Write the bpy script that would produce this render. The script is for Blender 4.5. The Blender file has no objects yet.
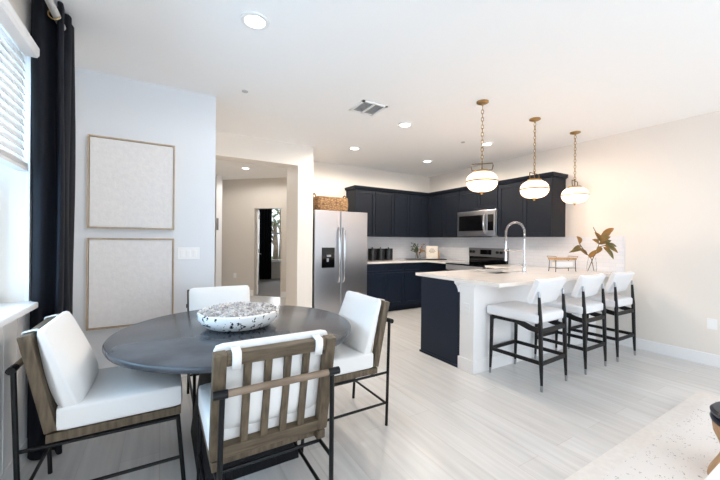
import bpy, bmesh, math, random
from mathutils import Vector, Matrix
random.seed(7)
C = bpy.context.scene.collection
PI = math.pi
def lin(c):
    c /= 255.0
    return c / 12.92 if c <= .04045 else ((c + .055) / 1.055) ** 2.4
def rgb(r, g, b): return (lin(r), lin(g), lin(b), 1)

# ------------------------------------------------------------------ camera
cd = bpy.data.cameras.new('camera'); cam = bpy.data.objects.new('camera', cd); C.objects.link(cam)
ya, ro = math.radians(30.88), math.radians(.53)
fw = Vector((math.sin(ya), math.cos(ya), 0)); rt0 = Vector((math.cos(ya), -math.sin(ya), 0)); up0 = Vector((0, 0, 1))
rt = rt0 * math.cos(ro) + up0 * math.sin(ro); up = up0 * math.cos(ro) - rt0 * math.sin(ro)
m = Matrix.Identity(4)
for i in range(3): m[i][0], m[i][1], m[i][2] = rt[i], up[i], -fw[i]
m[2][3] = 1.316
cam.matrix_world = m
cd.sensor_width = 36; cd.lens = 333.9 / 720 * 36; cd.shift_x = -1.5 / 720; cd.shift_y = .5 / 720
cd.clip_start = .02
bpy.context.scene.camera = cam

# ------------------------------------------------------------------ world, daylight, exposure
sc = bpy.context.scene
vs = sc.view_settings
vs.view_transform = 'Standard'; vs.look = 'None'; vs.gamma = 1; vs.use_curve_mapping = False
vs.exposure = -0.02
sc.cycles.max_bounces = 14; sc.cycles.diffuse_bounces = 10; sc.cycles.glossy_bounces = 5; sc.cycles.transmission_bounces = 8
sc.cycles.sample_clamp_indirect = 6
w = bpy.data.worlds.new('world'); sc.world = w; w.use_nodes = True
bg = w.node_tree.nodes['Background']
bg.inputs[0].default_value = (.86, .93, 1, 1); bg.inputs[1].default_value = 1.6
def area(name, loc, rot, sx, sy, power, col):
    l = bpy.data.lights.new(name, 'AREA'); l.shape = 'RECTANGLE'; l.size = sx; l.size_y = sy; l.energy = power; l.color = col
    o = bpy.data.objects.new(name, l); C.objects.link(o); o.location = loc; o.rotation_euler = rot; return o
# added fill at unseen doors behind the camera; daylight at the left window
area('rear_door_fill', (2.2, -4.25, 1.25), (PI / 2, 0, 0), 4.6, 2.2, 118, (.74, .88, 1))
area('daylight_window', (-.86, 1.5, 1.6), (0, -PI / 2, 0), 1.5, 2.2, 56, (.38, .69, 1))
area('daylight_bedroom_window', (3.7, 11.35, 1.5), (-PI / 2, 0, 0), 1.0, 1.6, 30, (.9, .95, 1))

sl = bpy.data.lights.new('sun', 'SUN'); sl.energy = 3.1; sl.angle = .01; sl.color = (.82, .91, 1)
so = bpy.data.objects.new('sun', sl); C.objects.link(so); so.rotation_euler = (math.radians(57), 0, math.radians(-4))   # sun added behind the camera: its floor patch inside the doors lifts the ceiling
# ------------------------------------------------------------------ materials
def mat(name, col, rough=.5, metal=0, col2=None, scale=8, stretch=(1, 1, 1), lo=.35, hi=.65, bump=0, bscale=60, spec=.5, emit=0, detail=4, coat=0):
    M = bpy.data.materials.new(name); M.use_nodes = True
    nt = M.node_tree; N = nt.nodes; L = nt.links; b = N['Principled BSDF']
    b.inputs['Base Color'].default_value = col; b.inputs['Roughness'].default_value = rough; b.inputs['Metallic'].default_value = metal
    b.inputs['Specular IOR Level'].default_value = spec; b.inputs['Coat Weight'].default_value = coat
    tc = N.new('ShaderNodeTexCoord'); mp = N.new('ShaderNodeMapping'); mp.inputs['Scale'].default_value = stretch
    L.new(tc.outputs['Object'], mp.inputs['Vector'])
    if col2:
        n = N.new('ShaderNodeTexNoise'); n.inputs['Scale'].default_value = scale; n.inputs['Detail'].default_value = detail
        r = N.new('ShaderNodeValToRGB'); r.color_ramp.elements[0].position = lo; r.color_ramp.elements[1].position = hi
        r.color_ramp.elements[0].color = col; r.color_ramp.elements[1].color = col2
        L.new(mp.outputs[0], n.inputs['Vector']); L.new(n.outputs['Fac'], r.inputs[0]); L.new(r.outputs[0], b.inputs['Base Color'])
    if bump:
        n2 = N.new('ShaderNodeTexNoise'); n2.inputs['Scale'].default_value = bscale; n2.inputs['Detail'].default_value = 3
        bp = N.new('ShaderNodeBump'); bp.inputs['Strength'].default_value = bump; bp.inputs['Distance'].default_value = .01
        L.new(mp.outputs[0], n2.inputs['Vector']); L.new(n2.outputs['Fac'], bp.inputs['Height']); L.new(bp.outputs[0], b.inputs['Normal'])
    if emit:
        b.inputs['Emission Color'].default_value = col; b.inputs['Emission Strength'].default_value = emit
    return M
def glass(name, col=(1, 1, 1, 1), rough=0, ior=1.3):
    M = bpy.data.materials.new(name); M.use_nodes = True
    nt = M.node_tree; N = nt.nodes; L = nt.links
    N.remove(N['Principled BSDF'])
    g = N.new('ShaderNodeBsdfGlossy'); g.inputs['Roughness'].default_value = .02
    t = N.new('ShaderNodeBsdfTransparent'); t.inputs[0].default_value = col
    f = N.new('ShaderNodeFresnel'); f.inputs[0].default_value = ior
    mx = N.new('ShaderNodeMixShader'); L.new(f.outputs[0], mx.inputs[0]); L.new(t.outputs[0], mx.inputs[1]); L.new(g.outputs[0], mx.inputs[2])
    L.new(mx.outputs[0], N['Material Output'].inputs[0]); return M
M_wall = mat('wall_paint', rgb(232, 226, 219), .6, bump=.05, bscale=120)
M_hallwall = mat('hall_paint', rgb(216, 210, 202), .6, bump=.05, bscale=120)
M_ceil = mat('ceiling_paint', rgb(250, 250, 250), .8, bump=.12, bscale=70)
M_trim = mat('trim_paint', rgb(240, 240, 241), .35)
M_white = mat('white_plastic', rgb(240, 240, 240), .35)
M_navy = mat('navy_cabinet_paint', rgb(28, 38, 54), .45, spec=.2)
M_charcoal = mat('charcoal_cabinet_paint', rgb(27, 32, 41), .48, spec=.18)
M_quartz = mat('white_quartz', rgb(243, 238, 233), .14, col2=rgb(236, 229, 223), scale=5)
M_steel = mat('brushed_steel', rgb(192, 193, 198), .3, 1, bump=.02, bscale=40, stretch=(1, 1, 40))
M_bg = mat('grey_steel_panel', rgb(140, 140, 143), .45, .8)
M_satin = mat('satin_steel', rgb(205, 205, 208), .5, .85)
M_chrome = mat('chrome', rgb(215, 215, 218), .12, 1)
M_black = mat('black_metal', rgb(11, 11, 13), .42, 0, spec=.3)
M_blackgl = mat('black_glass', rgb(10, 10, 12), .06)
M_blackpl = mat('black_plastic', rgb(18, 18, 20), .4)
M_fabric = mat('white_fabric', rgb(235, 234, 233), .85, bump=.12, bscale=300, spec=.2)
M_leather = mat('white_leather', rgb(230, 230, 232), .5, bump=.05, bscale=90)
M_wood = mat('weathered_oak', rgb(106, 91, 71), .55, col2=rgb(72, 59, 44), scale=6, stretch=(9, 9, 1.2), bump=.1, bscale=20)
M_woodh = mat('weathered_oak_rail', rgb(106, 91, 71), .55, col2=rgb(72, 59, 44), scale=6, stretch=(1.2, 9, 9), bump=.1, bscale=20)
M_bar = mat('pale_oak_bar', rgb(142, 122, 103), .5, col2=rgb(112, 92, 74), scale=6, stretch=(1.2, 9, 9))
M_oakframe = mat('thin_oak_frame', rgb(196, 176, 152), .5, col2=rgb(178, 158, 134), scale=8, stretch=(4, 4, 1))
M_canvas = mat('plaster_canvas', rgb(234, 232, 232), .85, col2=rgb(228, 226, 227), scale=25, bump=.14, bscale=55)
M_marble = mat('grey_marble', rgb(62, 65, 70), .2, col2=rgb(92, 95, 101), scale=3.5, lo=.45, hi=.8, detail=9, spec=.3)
M_baseblk = mat('black_stained_wood', rgb(11, 12, 15), .55, spec=.2, col2=rgb(20, 21, 26), scale=9, stretch=(10, 10, 1), bump=.5, bscale=14)
M_curtain = mat('black_curtain_linen', rgb(13, 18, 29), .8, col2=rgb(9, 12, 20), scale=60, stretch=(1, 1, .3), bump=.15, bscale=250, spec=.3)
M_bronze = mat('dark_bronze', rgb(112, 88, 56), .38, 1)
M_brass = mat('aged_brass', rgb(172, 144, 100), .34, 1)
def opal_mat():
    M = mat('opal_glass', (1, .92, .79, 1), .25, emit=1.1); N, L, b = nodes_of(M)
    t = N.new('ShaderNodeBsdfTransparent'); t.inputs[0].default_value = (1, .93, .82, 1)
    mx = N.new('ShaderNodeMixShader'); mx.inputs[0].default_value = .2
    L.new(b.outputs[0], mx.inputs[1]); L.new(t.outputs[0], mx.inputs[2]); L.new(mx.outputs[0], N['Material Output'].inputs[0]); return M
M_pglass = None
M_lens = mat('lamp_lens', (1, .93, .82, 1), .3, emit=9)
M_stem = mat('stem_brown', rgb(92, 74, 50), .7)
M_leafb = mat('magnolia_leaf', rgb(88, 84, 40), .4, col2=rgb(150, 104, 40), scale=7, lo=.4, hi=.6)
M_leafo = mat('magnolia_leaf_bronze', rgb(150, 103, 42), .5, col2=rgb(110, 92, 40), scale=7, lo=.4, hi=.65)
M_leafg = mat('green_leaf', rgb(66, 86, 62), .6, col2=rgb(100, 112, 80), scale=12)
M_dry = mat('dried_flower', rgb(196, 154, 96), .8, col2=rgb(160, 112, 60), scale=20)
M_cream = mat('cream_paper', rgb(238, 228, 214), .7)
M_ink = mat('printed_ink', rgb(110, 100, 92), .7)
M_tan = mat('tan_wood', rgb(192, 156, 116), .55, col2=rgb(166, 130, 94), scale=6, stretch=(6, 6, 1))
M_blackcer = mat('black_ceramic', rgb(30, 30, 32), .25)
M_silvtip = mat('silver_ferrule', rgb(165, 165, 168), .3, 1)
M_stoolwd = mat('ebony_wood', rgb(20, 18, 19), .45, spec=.3, col2=rgb(30, 27, 27), scale=8, stretch=(8, 8, 1))
M_tile = None
M_glass = glass('clear_glass', (.97, .98, .98, 1), ior=1.07)
M_winglass = glass('window_glass', ior=1.15)
M_navycush = mat('navy_leather', rgb(13, 17, 36), .3, spec=.3)
M_grass = mat('lawn', rgb(92, 120, 62), .9, col2=rgb(70, 98, 48), scale=4)
M_bark = mat('bark', rgb(120, 106, 92), .9, col2=rgb(88, 76, 64), scale=9)
M_carpet = mat('grey_carpet', rgb(160, 155, 152), .95, col2=rgb(140, 135, 133), scale=60, bump=.4, bscale=200)

def nodes_of(M): return M.node_tree.nodes, M.node_tree.links, M.node_tree.nodes['Principled BSDF']
def floor_mat():
    M = mat('plank_tile', rgb(206, 200, 195), .3); N, L, b = nodes_of(M)
    tc = N.new('ShaderNodeTexCoord'); s = N.new('ShaderNodeSeparateXYZ'); c = N.new('ShaderNodeCombineXYZ')
    L.new(tc.outputs['Object'], s.inputs[0]); L.new(s.outputs['Y'], c.inputs['X']); L.new(s.outputs['X'], c.inputs['Y'])
    br = N.new('ShaderNodeTexBrick'); L.new(c.outputs[0], br.inputs['Vector'])
    br.inputs['Color1'].default_value = rgb(217, 217, 217); br.inputs['Color2'].default_value = rgb(209, 208, 207); br.inputs['Mortar'].default_value = rgb(204, 200, 197)
    br.inputs['Scale'].default_value = 1; br.inputs['Brick Width'].default_value = 1.2; br.inputs['Row Height'].default_value = .2
    br.inputs['Mortar Size'].default_value = .003; br.inputs['Mortar Smooth'].default_value = .2; br.inputs['Bias'].default_value = 0
    br.offset = .37
    n = N.new('ShaderNodeTexNoise'); mp = N.new('ShaderNodeMapping'); mp.inputs['Scale'].default_value = (1.0, 14, 1)
    L.new(c.outputs[0], mp.inputs[0]); L.new(mp.outputs[0], n.inputs['Vector']); n.inputs['Scale'].default_value = 1.6; n.inputs['Detail'].default_value = 6
    r = N.new('ShaderNodeValToRGB'); r.color_ramp.elements[0].position = .3; r.color_ramp.elements[1].position = .7
    r.color_ramp.elements[0].color = (.87, .868, .865, 1); r.color_ramp.elements[1].color = (1.06, 1.055, 1.05, 1)
    mx = N.new('ShaderNodeMix'); mx.data_type = 'RGBA'; mx.blend_type = 'MULTIPLY'; mx.inputs['Factor'].default_value = 1
    L.new(n.outputs['Fac'], r.inputs[0]); L.new(br.outputs['Color'], mx.inputs['A']); L.new(r.outputs[0], mx.inputs['B'])
    L.new(mx.outputs['Result'], b.inputs['Base Color'])
    bp = N.new('ShaderNodeBump'); bp.inputs['Strength'].default_value = .25; bp.inputs['Distance'].default_value = .003; bp.invert = True
    L.new(br.outputs['Fac'], bp.inputs['Height']); L.new(bp.outputs[0], b.inputs['Normal'])
    return M
M_floor = floor_mat()
M_pglass = opal_mat()
def fleck_mat(name, base, fleck, scale, thr, rough, density=.5, base2=None):
    M = mat(name, base, rough); N, L, b = nodes_of(M)
    tc = N.new('ShaderNodeTexCoord'); v = N.new('ShaderNodeTexVoronoi'); v.inputs['Scale'].default_value = scale
    nz = N.new('ShaderNodeTexNoise'); nz.inputs['Scale'].default_value = scale * 1.3
    add = N.new('ShaderNodeMix'); add.data_type = 'VECTOR'; add.inputs['Factor'].default_value = .06
    L.new(tc.outputs['Object'], nz.inputs['Vector']); L.new(tc.outputs['Object'], add.inputs['A']); L.new(nz.outputs['Color'], add.inputs['B'])
    L.new(add.outputs['Result'], v.inputs['Vector'])
    lt = N.new('ShaderNodeMath'); lt.operation = 'LESS_THAN'; lt.inputs[1].default_value = thr; L.new(v.outputs['Distance'], lt.inputs[0])
    sp = N.new('ShaderNodeSeparateColor'); L.new(v.outputs['Color'], sp.inputs[0])
    g = N.new('ShaderNodeMath'); g.operation = 'LESS_THAN'; g.inputs[1].default_value = density; L.new(sp.outputs[0], g.inputs[0])
    mu = N.new('ShaderNodeMath'); mu.operation = 'MULTIPLY'; L.new(lt.outputs[0], mu.inputs[0]); L.new(g.outputs[0], mu.inputs[1])
    mx = N.new('ShaderNodeMix'); mx.data_type = 'RGBA'; L.new(mu.outputs[0], mx.inputs['Factor']); mx.inputs['A'].default_value = base; mx.inputs['B'].default_value = fleck
    L.new(mx.outputs['Result'], b.inputs['Base Color']); return M
M_bowl = fleck_mat('flecked_terrazzo', rgb(236, 235, 234), rgb(22, 22, 26), 34, .42, .35, .58)
M_rug = fleck_mat('flecked_rug_pile', rgb(226, 223, 221), rgb(84, 80, 86), 62, .30, .95, .12)
M_rugb = mat('cream_rug_border', rgb(230, 226, 222), .95, col2=rgb(224, 219, 215), scale=30, bump=.3, bscale=300)
M_moss = mat('bleached_moss', rgb(216, 210, 206), .95, col2=rgb(150, 144, 143), scale=40, lo=.4, hi=.7)
def tile_mat():
    M = mat('white_glazed_tile', rgb(233, 234, 238), .14); N, L, b = nodes_of(M)
    tc = N.new('ShaderNodeTexCoord'); s = N.new('ShaderNodeSeparateXYZ'); c = N.new('ShaderNodeCombineXYZ'); a = N.new('ShaderNodeMath'); a.operation = 'ADD'
    L.new(tc.outputs['Object'], s.inputs[0]); L.new(s.outputs['X'], a.inputs[0]); L.new(s.outputs['Y'], a.inputs[1]); L.new(a.outputs[0], c.inputs['X']); L.new(s.outputs['Z'], c.inputs['Y'])
    br = N.new('ShaderNodeTexBrick'); L.new(c.outputs[0], br.inputs['Vector']); br.inputs['Scale'].default_value = 1; br.inputs['Brick Width'].default_value = .15; br.inputs['Row Height'].default_value = .05
    br.inputs['Mortar Size'].default_value = .0015; br.inputs['Color1'].default_value = rgb(235, 236, 240); br.inputs['Color2'].default_value = rgb(230, 231, 236); br.inputs['Mortar'].default_value = rgb(218, 219, 224)
    L.new(br.outputs['Color'], b.inputs['Base Color']); return M
M_tile = tile_mat()
def wicker_mat():
    M = mat('woven_seagrass', rgb(166, 126, 80), .75); N, L, b = nodes_of(M)
    tc = N.new('ShaderNodeTexCoord'); ck = N.new('ShaderNodeTexVoronoi'); mp = N.new('ShaderNodeMapping'); mp.inputs['Scale'].default_value = (26, 26, 42)
    L.new(tc.outputs['Object'], mp.inputs[0]); L.new(mp.outputs[0], ck.inputs['Vector']); ck.inputs['Scale'].default_value = 1
    r = N.new('ShaderNodeValToRGB'); r.color_ramp.elements[0].color = rgb(160, 124, 84); r.color_ramp.elements[1].color = rgb(92, 66, 42); r.color_ramp.elements[0].position = .2; r.color_ramp.elements[1].position = .8
    L.new(ck.outputs['Distance'], r.inputs[0]); L.new(r.outputs[0], b.inputs['Base Color'])
    bp = N.new('ShaderNodeBump'); bp.inputs['Strength'].default_value = .8; bp.inputs['Distance'].default_value = .01; bp.invert = True
    L.new(ck.outputs['Distance'], bp.inputs['Height']); L.new(bp.outputs[0], b.inputs['Normal']); return M
M_wicker = wicker_mat()

# ------------------------------------------------------------------ mesh helpers
def B(): return bmesh.new()
def box(bm, x0, y0, z0, x1, y1, z1, M=None):
    vs_ = [bm.verts.new(p) for p in ((x0, y0, z0), (x1, y0, z0), (x1, y1, z0), (x0, y1, z0), (x0, y0, z1), (x1, y0, z1), (x1, y1, z1), (x0, y1, z1))]
    if M:
        for v in vs_: v.co = M @ v.co
    for f in ((3, 2, 1, 0), (4, 5, 6, 7), (0, 1, 5, 4), (1, 2, 6, 5), (2, 3, 7, 6), (3, 0, 4, 7)): bm.faces.new([vs_[i] for i in f])
    return bm
def frame_at(d):
    d = Vector(d).normalized(); a = Vector((0, 0, 1)) if abs(d.z) < .95 else Vector((1, 0, 0))
    x = d.cross(a).normalized(); return x, d.cross(x).normalized()
def tube(bm, pts, r, n=10, closed=False):
    pts = [Vector(p) for p in pts]; rs = r if isinstance(r, (list, tuple)) else [r] * len(pts)
    rings = []; px = None
    for i, p in enumerate(pts):
        if closed: d = pts[(i + 1) % len(pts)] - pts[i - 1]
        else: d = pts[min(i + 1, len(pts) - 1)] - pts[max(i - 1, 0)]
        d.normalize()
        if px is None: x, y = frame_at(d)
        else:
            x = px - d * px.dot(d)
            x = x.normalized() if x.length > 1e-6 else frame_at(d)[0]
            y = d.cross(x)
        px = x
        rings.append([bm.verts.new(p + (x * math.cos(2 * PI * k / n) + y * math.sin(2 * PI * k / n)) * rs[i]) for k in range(n)])
    m_ = len(rings)
    for i in range(m_ if closed else m_ - 1):
        a, b = rings[i], rings[(i + 1) % m_]
        for k in range(n): bm.faces.new((a[k], a[(k + 1) % n], b[(k + 1) % n], b[k]))
    if not closed: bm.faces.new(rings[0][::-1]); bm.faces.new(rings[-1])
    return bm
def lathe(bm, prof, cx=0, cy=0, n=32, cap0=True, cap1=True):
    rings = [[bm.verts.new((cx + r * math.cos(2 * PI * k / n), cy + r * math.sin(2 * PI * k / n), z)) for k in range(n)] for r, z in prof]
    for a, b in zip(rings, rings[1:]):
        for k in range(n): bm.faces.new((a[k], a[(k + 1) % n], b[(k + 1) % n], b[k]))
    if cap0: bm.faces.new(rings[0][::-1])
    if cap1: bm.faces.new(rings[-1])
    return bm
def prism(bm, poly, a0, a1, axis='Z'):
    def P(u, v, a): return {'Z': (u, v, a), 'X': (a, u, v), 'Y': (u, a, v)}[axis]
    lo = [bm.verts.new(P(u, v, a0)) for u, v in poly]; hi = [bm.verts.new(P(u, v, a1)) for u, v in poly]
    n = len(poly)
    for k in range(n): bm.faces.new((lo[k], lo[(k + 1) % n], hi[(k + 1) % n], hi[k]))
    bm.faces.new(lo[::-1]); bm.faces.new(hi); return bm
def cushion(bm, cx, cy, cz, sx, sy, sz, r=.03, puff=.02, M=None, n=10, pinch=0):
    """A soft block: half sizes sx, sy, sz; rounded edges r; the faces along local z swell by puff."""
    t = B(); bmesh.ops.create_cube(t, size=2); bmesh.ops.subdivide_edges(t, edges=t.edges[:], cuts=n, use_grid_fill=True)
    vm = {}
    for v in t.verts:
        a, b, c = v.co
        p = Vector((a * sx, b * sy, c * sz)); q = Vector((max(-sx + r, min(sx - r, p.x)), max(-sy + r, min(sy - r, p.y)), max(-sz + min(r, sz * .98), min(sz - min(r, sz * .98), p.z))))
        d = p - q
        if d.length > 1e-7: p = q + d.normalized() * min(r, d.length)
        k = (1 - a * a) * (1 - b * b)
        if pinch: p.z *= 1 - pinch * (1 - (1 - a ** 6) * (1 - b ** 6))
        p.z += (1 if c > 0 else -1) * puff * k * abs(c)
        p += Vector((cx, cy, cz))
        vm[v.index] = bm.verts.new(M @ p if M else p)
    t.verts.index_update()
    for f in t.faces: bm.faces.new([vm[v.index] for v in f.verts])
    t.free(); return bm
def obj(name, bm, m_, parent=None, smooth=True, bevel=0, label=None, sub=0, solid=0):
    bmesh.ops.recalc_face_normals(bm, faces=bm.faces[:])
    me = bpy.data.meshes.new(name); bm.to_mesh(me); bm.free()
    o = bpy.data.objects.new(name, me); C.objects.link(o); me.materials.append(m_)
    if parent: o.parent = parent
    if smooth:
        for p in me.polygons: p.use_smooth = True
        try: me.set_sharp_from_angle(angle=math.radians(38))
        except Exception: pass
    if solid: md = o.modifiers.new('thick', 'SOLIDIFY'); md.thickness = solid; md.offset = 0
    if bevel: md = o.modifiers.new('bevel', 'BEVEL'); md.width = bevel; md.segments = 2; md.limit_method = 'ANGLE'
    if sub: md = o.modifiers.new('sub', 'SUBSURF'); md.levels = sub; md.render_levels = sub
    if label: o['label'] = label
    return o
def tag(o, label, cat, group=None, kind=None):
    o['label'] = label; o['category'] = cat
    if group: o['group'] = group
    if kind: o['kind'] = kind
    return o
def thing(name, label, cat, loc=(0, 0, 0), rotz=0, group=None):
    o = bpy.data.objects.new(name, None); C.objects.link(o); o.location = loc; o.rotation_euler = (0, 0, rotz); o.empty_display_size = .1
    return tag(o, label, cat, group)
def struct(name, bm, m_, parent=None, smooth=False, bevel=0, label=None):
    o = obj(name, bm, m_, parent, smooth, bevel)
    if not parent: o['kind'] = 'structure'
    if label: o['label'] = label
    return o
def dup(root, loc, label, rotz=None):
    r = root.copy(); C.objects.link(r); r.location = loc; r['label'] = label
    if rotz is not None: r.rotation_euler = (0, 0, rotz)
    for ch in list(root.children):
        c = ch.copy(); C.objects.link(c); c.parent = r
        for g in list(ch.children):
            d = g.copy(); C.objects.link(d); d.parent = c
    return r

# ------------------------------------------------------------------ the setting
H = 2.74; XL, XR, YP, YH, YB = -.69, 5.10, 3.62, 4.78, 5.60
YREAR = -4.4
box_ = lambda *a: box(B(), *a)
struct('floor', box_(-1, YREAR - .1, -.1, 5.3, 9.9, 0), M_floor)
bm = B(); prism(bm, [(.3, 9.62), (2.5, 7.42), (7, 7.42), (7, 11.2), (.3, 11.2)], 0, .012); struct('floor_bedroom', bm, M_carpet)
struct('ceiling', box_(-1, YREAR - .1, H, 7.2, 11.4, H + .1), M_ceil)
# left wall with its window opening
WY0, WY1, WZ0, WZ1 = .55, 2.70, .935, 2.40
bm = B(); T = XL - .16
box(bm, T, YREAR, 0, XL, WY0, H); box(bm, T, WY1, 0, XL, 3.8, H); box(bm, T, WY0, 0, XL, WY1, WZ0); box(bm, T, WY0, WZ1, XL, WY1, H)
struct('wall_left', bm, M_wall)
bm = B()
y = -.872
while y < 2.9: box(bm, XL, y, .12, XL + .014, y + .178, .90); y += .19
box(bm, XL, -1, .0, XL + .018, 3.6, .13)
struct('baseboard_left', bm, M_trim)
win = struct('window_1', box_(XL - .15, WY0, WZ0, XL - .11, WY1, WZ0 + .05), M_trim)
bm = B(); box(bm, XL - .15, WY0, WZ1 - .05, XL - .11, WY1, WZ1); box(bm, XL - .15, WY0, WZ0, XL - .11, WY0 + .05, WZ1); box(bm, XL - .15, WY1 - .05, WZ0, XL - .11, WY1, WZ1); box(bm, XL - .145, WY0, 1.62, XL - .115, WY1, 1.67); box(bm, XL - .15, 1.6, WZ0, XL - .11, 1.66, WZ1)
struct('window_frame', bm, M_trim, win)
struct('window_pane', box_(XL - .133, WY0 + .02, WZ0 + .02, XL - .129, WY1 - .02, WZ1 - .02), M_winglass, win)
bm = B(); box(bm, XL, WY1, WZ0, XL + .018, WY1 + .085, WZ1 + .09); box(bm, XL, WY0 - .085, WZ0, XL + .018, WY0, WZ1 + .09); box(bm, XL, WY0 - .085, WZ1, XL + .018, WY1 + .085, WZ1 + .09)
struct('window_casing', bm, M_trim, win)
struct('window_sill', box_(XL - .12, WY0 - .12, WZ0 - .031, XL + .072, WY1 + .03, WZ0 + .004), M_trim, win, bevel=.006)
# right wall, kitchen back wall, rear wall with unseen doors added for daylight
struct('wall_right', box_(XR, YREAR, 0, XR + .15, 5.75, H), M_wall)
struct('wall_back', box_(1.985, YB, 0, XR + .15, YB + .15, H), M_wall)
bm = B(); RX0, RX1 = -.2, 4.6
box(bm, XL - .16, YREAR - .15, 0, RX0, YREAR, H); box(bm, RX1, YREAR - .15, 0, XR + .15, YREAR, H); box(bm, RX0, YREAR - .15, 2.42, RX1, YREAR, H)
struct('wall_rear', bm, M_wall)
bm = B()
for x in (RX0, 1.0, 2.2, 3.4, RX1 - .06): box(bm, x, YREAR - .1, 0, x + .06, YREAR - .04, 2.42)
box(bm, RX0, YREAR - .1, 2.36, RX1, YREAR - .04, 2.42); box(bm, RX0, YREAR - .1, 0, RX1, YREAR - .04, .06)
struct('door_1', bm, M_trim)
# dining wall, header, pier, hall
struct('wall_dining', box_(XL - .16, YP, 0, .455, YP + .13, H), mat('wall_paint_daylight_tint', rgb(224, 228, 234), .6, bump=.05, bscale=120))  # bluish daylight on this wall is partly put into its colour
bm = B(); box(bm, .325, YP + .13, 0, .455, 5.0, H); struct('wall_hall', bm, M_wall)
bm = B(); box(bm, .455, YH, 2.43, 1.743, YH + .28, H); box(bm, 1.743, YH, 0, 1.985, 5.30, H); box(bm, 1.91, 5.30, 0, 1.985, 5.75, H)
struct('wall_header', bm, M_wall)
bm = B(); box(bm, 1.03, 8.0, 0, 1.15, 8.62, H); struct('wall_hall_stub', bm, M_trim)
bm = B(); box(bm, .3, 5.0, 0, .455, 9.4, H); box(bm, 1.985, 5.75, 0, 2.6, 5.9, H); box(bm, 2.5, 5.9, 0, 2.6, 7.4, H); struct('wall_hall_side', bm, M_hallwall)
# diagonal hall wall X + Y = 9.85 with the doorway
D0 = Vector((.4, 9.45, 0)); DM = Matrix.Translation(D0) @ Matrix.Rotation(-PI / 4, 4, 'Z')     # local x runs along the wall towards the right, local +y into the bedroom
s0, s1 = (1.85 - .4) * math.sqrt(2), (2.354 - .4) * math.sqrt(2); DZ = 2.06
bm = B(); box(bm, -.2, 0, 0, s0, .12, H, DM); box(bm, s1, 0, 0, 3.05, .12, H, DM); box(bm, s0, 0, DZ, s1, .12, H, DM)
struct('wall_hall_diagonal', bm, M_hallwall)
bm = B(); box(bm, s0 - .0, -.012, 0, s0 + .018, .132, DZ, DM); box(bm, s1 - .018, -.012, 0, s1, .132, DZ, DM); box(bm, s0, -.012, DZ - .018, s1, .132, DZ, DM)
struct('trim_1', bm, M_hallwall)
# bedroom shell and window
BW0, BW1, BZ0, BZ1 = 3.12, 4.4, .60, 2.40; BY = 11.1
bm = B(); box(bm, .3, BY, 0, BW0, BY + .15, H); box(bm, BW1, BY, 0, 7, BY + .15, H); box(bm, BW0, BY, 0, BW1, BY + .15, BZ0); box(bm, BW0, BY, BZ1, BW1, BY + .15, H)
box(bm, .2, 9.5, 0, .35, BY, H); box(bm, 6.9, 7.4, 0, 7, BY, H); box(bm, 2.6, 7.3, 0, 7, 7.4, H)
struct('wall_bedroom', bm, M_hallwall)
w2 = struct('window_2', box_(BW0 - .02, BY + .05, 1.50, BW1 + .02, BY + .1, 1.56), M_trim)
bm = B(); box(bm, BW0, BY + .05, BZ0, BW0 + .04, BY + .1, BZ1); box(bm, BW1 - .04, BY + .05, BZ0, BW1, BY + .1, BZ1); box(bm, BW0, BY + .05, BZ0, BW1, BY + .1, BZ0 + .04); box(bm, BW0, BY + .05, BZ1 - .04, BW1, BY + .1, BZ1)
struct('window_frame', bm, M_trim, w2); struct('window_pane', box_(BW0, BY + .07, BZ0, BW1, BY + .074, BZ1), M_winglass, w2)
struct('window_sill', box_(BW0 - .05, BY - .06, BZ0 - .03, BW1 + .05, BY + .1, BZ0), M_trim, w2)
# baseboards
bb = lambda *a: box(B(), *a)
struct('baseboard_right', bb(XR - .016, -4.3, 0, XR, 2.2, .13), M_trim, bevel=.004)
struct('baseboard_dining', bb(XL, YP - .016, 0, .455, YP, .13), M_trim, bevel=.004)
bm = B(); box(bm, 1.743, YH - .016, 0, 1.985, YH, .13); box(bm, 1.727, YH - .016, 0, 1.743, 5.3, .13); struct('baseboard_pier', bm, M_trim)
bm = B(); box(bm, -.2, -.014, 0, s0 - .002, 0, .13, DM); box(bm, s1 + .002, -.014, 0, 2.9, 0, .13, DM); struct('baseboard_hall', bm, M_trim)
# knee wall behind the peninsula
PX = 2.664
bm = B(); box(bm, PX, 2.27, 0, XR, 2.45, .90); struct('wall_peninsula', bm, M_trim)
bm = B(); prism(bm, [(PX - .014, 2.256), (XR - .017, 2.256), (XR - .017, 2.27), (PX, 2.27), (PX, 2.463), (PX - .014, 2.463)], 0, .13); struct('baseboard_peninsula', bm, M_trim, bevel=.004)
bm = B(); box(bm, PX - .012, 2.25, .86, XR, 2.47, .90); prism(bm, [(2.45, .90), (2.525, .90), (2.52, .875), (2.495, .855), (2.475, .82), (2.468, .79), (2.45, .79)], PX - .012, PX, 'X'); struct('trim_2', bm, M_trim, bevel=.005)
# tiled backsplash
bm = B(); box(bm, 2.95, YB - .01, .93, XR, YB, 1.40); box(bm, XR - .01, 1.94, .93, XR, YB, 1.40); o = struct('trim_3', bm, M_tile); o['label'] = 'white tiled backsplash between counter and wall cabinets'

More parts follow.
